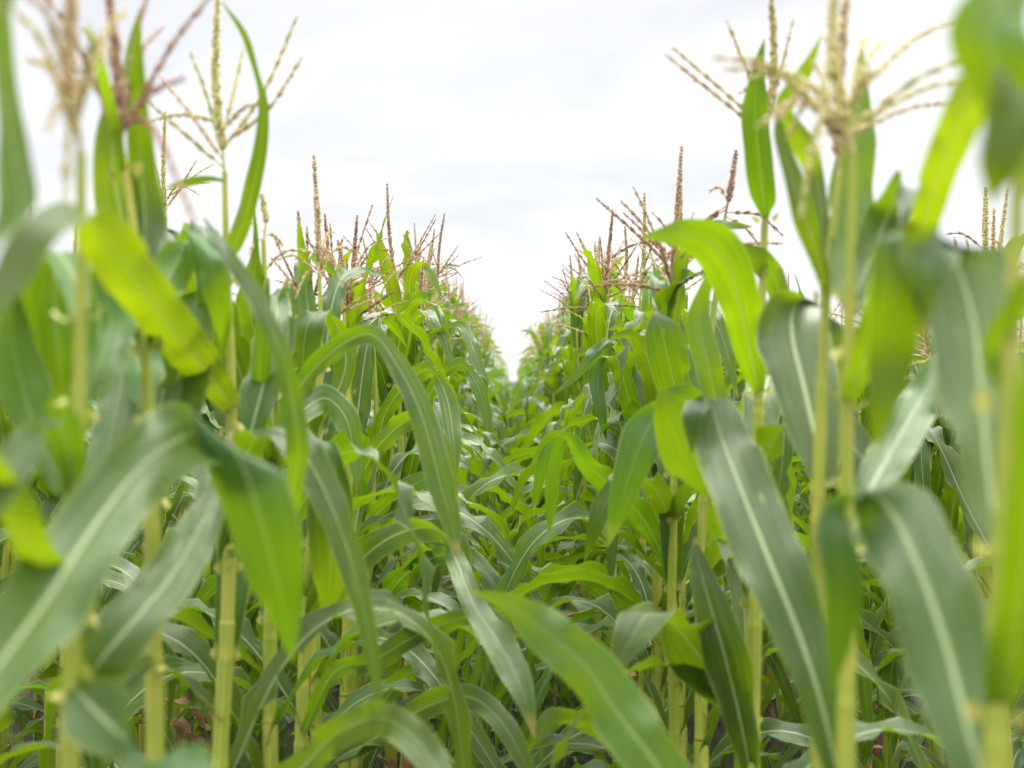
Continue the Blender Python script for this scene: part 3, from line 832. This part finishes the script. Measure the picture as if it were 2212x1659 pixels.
hleaf(hl4, [(583, 1000, 2.15, 20), (566, 920, 2.0, 34), (562, 800, 1.95, 46), (570, 690, 1.95, 36), (580, 600, 1.98, 4)], f=-1)
hleaf(hl3, [(490, 1200, 1.83, 20), (600, 1150, 1.65, 36), (642, 1000, 1.5, 48), (632, 870, 1.46, 46), (602, 750, 1.44, 46), (550, 640, 1.44, 40), (488, 545, 1.46, 30), (440, 470, 1.5, 4)])
hleaf(hl5, [(690, 930, 2.5, 18), (745, 800, 2.5, 50), (735, 720, 2.48, 62, 10, 30), (700, 672, 2.4, 75, 10, 65), (665, 700, 2.32, 80, 0, 10), (655, 790, 2.3, 70, 0, 0), (668, 880, 2.3, 5, 0, 0)])
hleaf(hl4, [(584, 1130, 2.15, 20), (606, 960, 2.1, 38), (640, 850, 2.05, 50), (715, 762, 1.98, 52), (800, 722, 1.95, 48, 90, 40), (862, 795, 1.92, 52), (912, 900, 1.9, 56), (948, 1030, 1.9, 60), (975, 1130, 1.9, 42), (990, 1200, 1.9, 4)], mat=M_LEAF, ruffle=.007)
hleaf(hl3, [(486, 560, 1.83, 20), (505, 530, 1.82, 34), (535, 445, 1.8, 38), (560, 330, 1.8, 30), (568, 235, 1.8, 22), (556, 165, 1.8, 12), (530, 80, 1.8, 15), (480, 5, 1.8, 3)], f=-1)
hleaf(hl3, [(484, 390, 1.83, 6), (450, 386, 1.8, 14), (405, 394, 1.78, 20), (358, 405, 1.76, 2)], f=-1, mat=Y_, flaps=False)
hleaf(hl5, [(692, 800, 2.5, 15), (670, 700, 2.6, 44), (660, 610, 2.7, 40), (650, 530, 2.7, 24), (644, 468, 2.7, 2)], f=-1, mat=Y_)
hleaf(hl8, [(864, 760, 4.1, 14), (852, 650, 4.1, 42), (830, 560, 4.1, 34), (812, 496, 4.1, 2)], f=-1, mat=Y_)
hleaf(hl8, [(866, 820, 4.1, 14), (882, 700, 4.0, 30), (886, 610, 3.95, 34), (905, 568, 3.9, 34, 20, 40), (930, 590, 3.85, 26, 130, 10), (958, 650, 3.8, 3)], mat=Y_)
hleaf(hl8, [(868, 900, 4.1, 12), (915, 752, 4.0, 24), (962, 714, 3.95, 26), (1000, 706, 3.9, 34), (1022, 752, 3.85, 36), (1036, 795, 3.82, 28), (1058, 826, 3.8, 2)])
hleaf(hl8, [(868, 1010, 4.1, 14), (930, 850, 3.9, 34), (968, 800, 3.8, 36), (1000, 790, 3.75, 40, 80, 40), (1030, 830, 3.7, 38), (1046, 880, 3.7, 34), (1052, 925, 3.7, 2)])
# second blades of the sharp zone, left
hleaf(hl7, [(806, 1020, 3.5, 14), (830, 900, 3.4, 44), (880, 830, 3.3, 52), (930, 800, 3.2, 52, 70, 40), (965, 860, 3.15, 50), (980, 950, 3.1, 46), (985, 1040, 3.1, 3)])
hleaf(hl6, [(750, 1150, 3.05, 16), (790, 1010, 2.95, 50), (850, 930, 2.85, 62), (915, 900, 2.75, 56, 70, 40), (950, 960, 2.7, 52), (975, 1060, 2.7, 40), (985, 1130, 2.7, 3)], f=1)
hleaf(hl6, [(750, 1240, 3.05, 16), (800, 1130, 2.8, 64), (850, 1080, 2.7, 74, 40, 20), (905, 1040, 2.65, 60), (960, 1020, 2.6, 4)])
hleaf(hl5, [(655, 1375, 2.5, 20), (720, 1290, 2.4, 60), (790, 1200, 2.3, 78), (868, 1150, 2.25, 66), (945, 1145, 2.2, 60, 80, 50), (985, 1210, 2.15, 50), (1020, 1300, 2.05, 56), (1068, 1375, 1.95, 72), (1115, 1460, 1.88, 62), (1140, 1530, 1.86, 34), (1155, 1595, 1.86, 3)], ruffle=.009)
hleaf(hl5, [(652, 1590, 2.5, 20), (720, 1455, 2.3, 44), (800, 1430, 2.2, 56), (900, 1372, 2.12, 60), (1000, 1334, 2.05, 44, 70, 30), (1052, 1335, 2.0, 56), (1092, 1400, 1.95, 66), (1120, 1480, 1.92, 46), (1135, 1545, 1.92, 3)], ruffle=.009)
hleaf(hl3, [(476, 1690, 1.83, 20), (620, 1680, 1.7, 60), (720, 1590, 1.6, 66), (815, 1552, 1.52, 72), (890, 1590, 1.46, 76), (950, 1670, 1.42, 60), (990, 1780, 1.4, 4)], ruffle=.007)
hleaf(hl4, [(584, 1700, 2.15, 20), (800, 1600, 2.2, 50), (915, 1530, 2.15, 62), (1010, 1505, 2.1, 62), (1080, 1555, 2.06, 56), (1130, 1640, 2.04, 44), (1160, 1730, 2.04, 4)], ruffle=.007)
hleaf(hl6, [(745, 1560, 3.05, 18), (815, 1530, 2.8, 50), (865, 1470, 2.7, 54), (915, 1448, 2.6, 50, 80, 40), (955, 1480, 2.55, 36), (975, 1530, 2.5, 3)])
hleaf(hl7, [(792, 1380, 3.5, 16), (850, 1270, 3.3, 50), (915, 1215, 3.1, 56), (980, 1195, 3.0, 52, 85, 40), (1030, 1210, 2.95, 44), (1085, 1290, 2.9, 40), (1115, 1360, 2.9, 3)])

# ---- right foreground
hleaf(hr3, [(1641, 852, 1.88, 24), (1622, 770, 1.84, 62), (1600, 660, 1.78, 84), (1572, 575, 1.74, 100), (1530, 520, 1.72, 100), (1470, 506, 1.72, 68), (1425, 508, 1.74, 32), (1385, 513, 1.76, 2)], f=-1, mat=M_LEAF_Y, ruffle=.007, fold=.12)
hleaf(hr2, [(1786, 1056, 1.51, 34), (1765, 960, 1.52, 105), (1738, 840, 1.54, 150), (1712, 730, 1.56, 165), (1715, 665, 1.58, 175, 12, 40), (1745, 645, 1.60, 175, 25, 65), (1790, 690, 1.62, 120, 20, 30), (1805, 800, 1.62, 70, 5, 0), (1810, 900, 1.62, 4, 0, 0)], ruffle=.007)
hleaf(hr1, [(1830, 872, 1.37, 34), (1862, 790, 1.33, 62), (1892, 690, 1.28, 66), (1925, 570, 1.22, 72), (1948, 500, 1.16, 90, 12, 55), (1936, 600, 1.12, 90, 0, 0), (1926, 760, 1.12, 104, 0, 0), (1908, 880, 1.1, 60, 0, 0), (1890, 980, 1.1, 4, 0, 0)], f=-1, mat=Y_)
hleaf(hr0, [(2168, 1190, .96, 45), (2140, 1060, 1.0, 130), (2122, 880, 1.04, 180), (2104, 700, 1.08, 215), (2066, 570, 1.1, 220), (2035, 512, 1.06, 215, 8, 60), (2005, 560, 1.0, 150, 10, 20), (1998, 640, .98, 60, 10, 0), (1995, 720, .98, 5, 10, 0)], ruffle=.009, fold=.15)
hleaf(hr0, [(2152, 1760, .96, 60), (2098, 1600, .98, 150), (2045, 1400, 1.02, 195), (1984, 1225, 1.06, 205), (1925, 1105, 1.10, 200), (1865, 1062, 1.08, 170, 20, 60), (1806, 1130, 1.03, 82, 0, 10), (1822, 1270, 1.0, 88, 0, 0), (1812, 1390, 1.0, 62, 0, 0), (1796, 1500, 1.0, 4, 0, 0)], ruffle=.009, fold=.15)
hleaf(hr1, [(1828, 1760, 1.37, 40), (1780, 1540, 1.36, 90), (1728, 1375, 1.36, 130), (1662, 1210, 1.38, 150), (1608, 1075, 1.42, 150), (1560, 950, 1.48, 130), (1530, 860, 1.5, 110, 10, 50), (1500, 890, 1.46, 60, 350, 20), (1495, 980, 1.44, 4, 0, 0)], ruffle=.009)
hleaf(hr4, [(1522, 960, 2.46, 20), (1508, 885, 2.2, 80), (1460, 862, 2.0, 96, 100, 35), (1405, 915, 1.9, 84), (1368, 1005, 1.86, 76), (1338, 1100, 1.84, 50), (1312, 1182, 1.84, 3)], f=-1)
hleaf(hr4, [(1518, 1260, 2.46, 20), (1600, 1200, 2.2, 50), (1575, 1130, 1.95, 110, 0, 0), (1510, 1010, 1.8, 120), (1455, 900, 1.75, 90), (1425, 840, 1.75, 5)], f=-1)
hleaf(hr1, [(1837, 780, 1.37, 30), (1900, 660, 1.42, 54), (1988, 500, 1.40, 66), (2022, 390, 1.3, 80), (2062, 290, 1.18, 90), (2108, 190, 1.04, 98), (2165, 150, .92, 110, 20, 50), (2185, 250, .88, 115, 350, 10), (2165, 350, .86, 90, 0, 0), (2140, 440, .86, 5, 0, 0)], f=-1, mat=Y_, ruffle=.007)
hleaf(hr0, [(2200, 420, .96, 40), (2330, 200, .92, 50), (2270, -60, .86, 100, 10, 40), (2140, 40, .8, 170, 10, 0), (2165, 160, .78, 150, 0, 0), (2205, 300, .78, 90, 0, 0), (2240, 420, .78, 5, 0, 0)], mat=Y_, ruffle=.007)
hleaf(hr0, [(2156, 1560, .96, 50), (2168, 1490, .955, 74), (2190, 1400, .95, 92), (2215, 1220, .92, 110), (2235, 1020, .9, 110), (2260, 820, .88, 90), (2300, 700, .86, 4)], f=-1, mat=Y_)
hleaf(hr0, [(2180, 860, .96, 30), (2150, 760, .98, 50), (2190, 690, .96, 70), (2240, 620, .94, 70), (2330, 560, .94, 5)], f=-1, mat=Y_)
hleaf(hr1, [(1829, 1180, 1.37, 30), (1880, 1060, 1.42, 80), (1940, 950, 1.5, 92), (1990, 860, 1.58, 80), (2030, 780, 1.62, 40), (2050, 730, 1.64, 4)])
hleaf(hr3, [(1655, 478, 1.88, 10), (1648, 420, 1.85, 54), (1637, 310, 1.83, 62), (1632, 210, 1.83, 46), (1640, 140, 1.84, 26), (1652, 82, 1.85, 2)], f=-1, fold=.3, mat=M_LEAF)
hleaf(hr2, [(1790, 560, 1.51, 20), (1762, 385, 1.6, 40), (1740, 320, 1.6, 50), (1704, 268, 1.6, 44), (1694, 235, 1.6, 40), (1718, 188, 1.6, 34), (1748, 138, 1.6, 24), (1776, 72, 1.6, 2)], f=-1, mat=Y_)
hleaf(hr1, [(1836, 690, 1.37, 30), (1838, 600, 1.45, 90), (1840, 480, 1.5, 104), (1845, 360, 1.5, 90), (1856, 230, 1.5, 50), (1862, 85, 1.5, 3)], mat=Y_)
hleaf(hr2, [(1788, 640, 1.51, 20), (1768, 560, 1.48, 44), (1735, 460, 1.45, 46), (1704, 365, 1.45, 42), (1684, 290, 1.45, 28), (1680, 230, 1.45, 3)], mat=Y_)
hleaf(hr1, [(1838, 660, 1.37, 30), (1880, 560, 1.40, 80), (1920, 460, 1.42, 90), (1955, 402, 1.38, 95, 10, 50), (1965, 440, 1.32, 60, 330, 10), (1945, 490, 1.3, 4, 0, 0)], mat=M_LEAF)
hleaf(hr4, [(1530, 900, 2.46, 18), (1470, 860, 2.3, 80), (1445, 780, 2.25, 96), (1428, 710, 2.25, 84), (1412, 670, 2.28, 4)], f=-1)
hleaf(hr3, [(1640, 980, 1.88, 20), (1560, 900, 2.0, 50), (1528, 780, 2.05, 64), (1510, 690, 2.1, 58), (1525, 620, 2.12, 30), (1540, 570, 2.12, 3)], f=-1, mat=Y_)
hleaf(hr3, [(1641, 760, 1.88, 20), (1690, 690, 1.95, 46), (1676, 610, 1.95, 56), (1640, 558, 1.9, 50), (1600, 525, 1.9, 4)], f=-1)
hleaf(hr3, [(1625, 1690, 1.88, 24), (1600, 1560, 1.82, 74), (1566, 1420, 1.76, 96), (1532, 1300, 1.74, 80), (1510, 1220, 1.74, 44), (1500, 1160, 1.75, 3)])
hleaf(hr3, [(1624, 1570, 1.88, 24), (1565, 1500, 1.86, 90, 130), (1505, 1410, 1.84, 140, 140), (1445, 1340, 1.82, 140, 165, 50), (1402, 1325, 1.78, 112, 190, 20), (1368, 1372, 1.76, 82, 196), (1342, 1420, 1.76, 44, 196), (1322, 1462, 1.76, 3, 196)])
hleaf(hr1, [(1827, 1960, 1.37, 30), (1620, 1850, 1.37, 60), (1470, 1715, 1.40, 110), (1392, 1615, 1.45, 128), (1325, 1527, 1.50, 128), (1258, 1432, 1.55, 124), (1160, 1350, 1.62, 96), (1090, 1300, 1.66, 46), (1010, 1276, 1.7, 2)], f=-1, mat=Y_, ruffle=.007, fold=.15)
hleaf(hr5, [(1462, 1640, 2.8, 20), (1420, 1620, 2.4, 50), (1340, 1600, 2.2, 74), (1275, 1565, 2.1, 84, None, 20), (1205, 1552, 2.02, 70), (1160, 1590, 1.98, 34), (1140, 1625, 1.98, 3)], f=-1)
hleaf(hr6, [(1385, 1000, 3.5, 14), (1368, 860, 3.4, 40), (1350, 770, 3.3, 48), (1325, 735, 3.2, 50, 20, 40), (1285, 765, 3.1, 38), (1240, 815, 3.05, 22), (1193, 855, 3.0, 2)], f=-1)
hleaf(hr6, [(1385, 1060, 3.5, 14), (1376, 930, 3.3, 52), (1355, 850, 3.2, 56), (1335, 790, 3.15, 50), (1300, 772, 3.1, 50, 20, 50), (1292, 830, 3.05, 48, 20, 0), (1300, 900, 3.0, 30, 0, 0), (1310, 950, 3.0, 3, 0, 0)], f=-1)
hleaf(hr6, [(1386, 1200, 3.5, 14), (1330, 1080, 3.2, 56), (1275, 1010, 3.0, 60), (1225, 945, 2.85, 52, 80, 40), (1180, 985, 2.8, 40), (1160, 1060, 2.8, 26), (1152, 1110, 2.8, 2)], f=-1)
hleaf(hr5, [(1455, 1250, 2.8, 16), (1395, 1130, 2.6, 60), (1330, 1060, 2.45, 66), (1265, 1000, 2.35, 50), (1220, 945, 2.3, 40, 80, 40), (1195, 1020, 2.3, 34), (1190, 1100, 2.3, 26), (1185, 1160, 2.3, 2)], f=-1)
hleaf(hr5, [(1455, 1190, 2.8, 18), (1430, 1080, 2.55, 60), (1375, 1030, 2.4, 66, 100, 40), (1325, 1060, 2.3, 64), (1290, 1130, 2.25, 44), (1262, 1215, 2.25, 3)], f=-1)
hleaf(hr6, [(1390, 1400, 3.5, 16), (1340, 1300, 3.2, 60), (1270, 1250, 3.0, 66), (1205, 1235, 2.9, 44, 80, 40), (1165, 1290, 2.85, 40), (1150, 1350, 2.85, 3)], f=-1)

# ------------------------------------------------------------------ the rest of the rows
XL, XR, RS = -0.41, 0.36, 0.77
rng = random.Random(77)
def side_words(side): return 'left' if side < 0 else 'right'
count = 0
def row(side, k, y0, y1, step, label, group):
    global count
    x0 = (XL - RS * k) if side < 0 else (XR + RS * k)
    y = y0
    while y < y1:
        h = rng.uniform(1.62, 1.86) if k == 0 else rng.uniform(1.40, 1.60)
        grow(x0 + rng.gauss(0, 0.03), y, h, rng, label, group, -1 if k == 0 and y < 9 and rng.random() < 0.4 else None)
        count += 1
        y += step * rng.uniform(0.8, 1.25)
for sd_ in (-1, 1):
    w = side_words(sd_)
    row(sd_, 0, 5.5 if sd_ < 0 else 5.2, 12.8, 0.17, 'green maize plant farther down the row lining the %s side of the gap' % w, 'maize plants farther down the %s row beside the gap' % w)
    row(sd_, 1, 2.5, 9.0, 0.17, 'green maize plant in the second row to the %s, behind the row at the gap' % w, 'maize plants in the second row to the %s' % w)
    row(sd_, 2, 4.2, 8.2, 0.17, 'green maize plant in the third row to the %s, glimpsed between nearer stalks' % w, 'maize plants in the third row to the %s' % w)
    row(sd_, 3, 6.2, 8.2, 0.18, 'green maize plant in the fourth row to the %s, its top showing over nearer rows' % w, 'maize plants in the fourth row to the %s' % w)
def between(side, ys, label, group):
    global count
    for y in ys:
        x0 = XL if side < 0 else XR
        grow(x0 + rng.gauss(0, 0.03), y + rng.uniform(-.03, .03), rng.uniform(1.50, 1.66), rng, label, group, rng.choice((1, 4, 7, 2, -1, -1, -1))); count += 1
between(-1, (2.78, 3.28, 3.42, 3.7, 3.86, 4.3, 4.48, 4.66, 4.84, 5.02, 5.36), 'green maize plant crowded between the sharp tall tassels left of the gap', 'maize plants crowded beside the gap on the left')
between(1, (2.62, 3.0, 3.18, 3.34, 3.7, 3.88, 4.28, 4.46, 4.62, 5.05), 'green maize plant crowded between the upright spikes right of the gap', 'maize plants crowded beside the gap on the right')
print('individual row plants', count)

# ------------------------------------------------------------------ the crop beyond: one mass
def far_crop():
    frng = random.Random(5)
    lib = leaf_library(4, 9, US_LOW, 21, flaps=False, raw=True)
    tas = [tassel_set(s, fine=False, raw=True) for s in (30, 31, 32, 33)]
    protos = []
    for q in range(9):
        V, F, UV, MI = [], [], [], []
        def put(g, M, mat):
            b = len(V)
            for v in g.v: V.append(tuple(M @ Vector(v)))
            UV.extend(g.uv)
            for f in g.f: F.append(tuple(i + b for i in f)); MI.append(mat)
        H = 1.0
        h = frng.uniform(1.66, 1.86)
        pts = [(0, 0, z * h) for z in np.linspace(-0.02, 1, 6)]
        put(stalk_geo(pts, [], sides=5, fine=False), Matrix(), 1)
        for c, z, az, sc in plan_plant(frng, h, True, 0.90, 0.32):
            M = Matrix.Translation((0, 0, z)) @ Matrix.Rotation(az, 4, 'Z') @ Matrix.Scale(sc, 4)
            put(frng.choice(lib[c]), M, 2 if c == 'flag' else 0)
        tm = 3 + q % 3
        for g in tas[q % 4]: put(g, Matrix.Translation((0, 0, h)), tm)
        # quads and triangles kept apart for fast joining
        V = np.array(V, np.float32); UV = np.array(UV, np.float32); MI = np.array(MI, np.int32)
        ls = np.array([len(f) for f in F], np.int32); fl = np.array([i for f in F for i in f], np.int32)
        protos.append((V, fl, ls, MI, UV))
    spots = []
    for sd_ in (-1, 1):
        for k in range(0, 12):
            x0 = (XL - RS * k) if sd_ < 0 else (XR + RS * k)
            y = (13.0, 9.2, 8.4, 8.4)[k] if k < 4 else abs(x0) / 0.40 - 0.5
            end = (70, 50, 40, 34)[k] if k < 4 else 30 - k
            while y < end:
                spots.append((x0 + frng.gauss(0, 0.03), y, 1.0 if k == 0 else 0.9)); y += (0.19 if y < 24 else 0.32) * frng.uniform(0.8, 1.25)
    print('far plants', len(spots))
    AV, AF, AL, AM, AU = [], [], [], [], []; off = 0
    for x, y, hs in spots:
        V, fl, ls, MI, UV = protos[frng.randrange(9)]
        a = frng.choice((0, math.pi)) + frng.gauss(0, 0.12); s = frng.uniform(0.94, 1.06) * hs
        c_, s_ = math.cos(a) * s, math.sin(a) * s
        W = np.stack([V[:, 0] * c_ - V[:, 1] * s_ + x, V[:, 0] * s_ + V[:, 1] * c_ + y, V[:, 2] * s + ground_z(y)], 1)
        AV.append(W); AF.append(fl + off); AL.append(ls); AM.append(MI); AU.append(UV[fl]); off += len(V)
    AV = np.concatenate(AV); AF = np.concatenate(AF); AL = np.concatenate(AL); AM = np.concatenate(AM); AU = np.concatenate(AU)
    me = bpy.data.meshes.new('distant_maize')
    me.vertices.add(len(AV)); me.vertices.foreach_set('co', AV.ravel().astype(np.float32))
    me.loops.add(len(AF)); me.loops.foreach_set('vertex_index', AF)
    me.polygons.add(len(AL)); st = np.concatenate([[0], np.cumsum(AL)[:-1]]).astype(np.int32)
    me.polygons.foreach_set('loop_start', st); me.polygons.foreach_set('loop_total', AL)
    me.polygons.foreach_set('material_index', AM); me.polygons.foreach_set('use_smooth', np.ones(len(AL), bool))
    for m in (M_LEAF, M_STALK, M_LEAF_Y, M_TAN, M_PURPLE, M_GREEN_T): me.materials.append(m)
    lay = me.uv_layers.new(name='UVMap'); lay.data.foreach_set('uv', AU.ravel().astype(np.float32))
    me.update(calc_edges=True); me.validate()
    print('far polys', len(AL))
    o = obj('distant_maize', me)
    tag(o, 'mass of distant maize filling the field towards the horizon', 'maize crop', kind='stuff')
far_crop()

# ------------------------------------------------------------------ grass and litter on the soil
def grass():
    grng = random.Random(9)
    V, F = [], []
    for i in range(30000):
        y = 3.6 + 6.0 * grng.random() ** 1.5
        x = grng.gauss(-0.02, 0.30) if grng.random() < 0.7 else grng.uniform(-2.2, 2.2)
        if abs(x) > 2.3: continue
        z = ground_z(y) - 0.004
        h = grng.uniform(0.02, 0.11); a = grng.uniform(0, 6.28); w = grng.uniform(0.0012, 0.0028)
        bx, by = math.cos(a), math.sin(a); ln = grng.uniform(0.2, 1.0) * h
        b = len(V)
        sx, sy = -by * w, bx * w
        V += [(x - sx, y - sy, z), (x + sx, y + sy, z),
              (x + bx * ln * .35 + sx * .8, y + by * ln * .35 + sy * .8, z + h * .65), (x + bx * ln * .35 - sx * .8, y + by * ln * .35 - sy * .8, z + h * .65),
              (x + bx * ln, y + by * ln, z + h * grng.uniform(.75, 1.0))]
        F += [(b, b + 1, b + 2, b + 3), (b + 3, b + 2, b + 4)]
    me = bpy.data.meshes.new('grass'); me.from_pydata(V, [], F); me.materials.append(M_GRASS); me.update()
    tag(obj('grass', me), 'fine dark green grass growing on the soil between the rows', 'grass', kind='stuff')
    g = Geo(); lr = random.Random(12)
    for i in range(420):
        y = 3.8 + 6 * lr.random(); x = lr.gauss(0, 0.35); z = ground_z(y) + lr.uniform(0.004, 0.03)
        L = lr.uniform(0.03, 0.16); a = lr.uniform(0, 6.28); W = lr.uniform(0.004, 0.016)
        C, S = [], []
        for k in range(6):
            t = k / 5
            C.append((x + math.cos(a + t * .6) * L * t, y + math.sin(a + t * .6) * L * t, z + 0.02 * math.sin(t * 3.1) * lr.uniform(.3, 1.5)))
            ww = W * (1 - t ** 2 * .9)
            S.append((-math.sin(a) * ww, math.cos(a) * ww, lr.uniform(-.4, .4) * ww))
        ribbon(g, np.array(C), np.array(S), lr, 0.5, 0.002, US_LOW)
    tag(obj('leaf_litter', g.mesh('leaf_litter', [M_LITTER])), 'scraps of dry brown leaf lying on the soil', 'leaf litter', kind='stuff')
grass()
print('objects', len(bpy.data.objects))
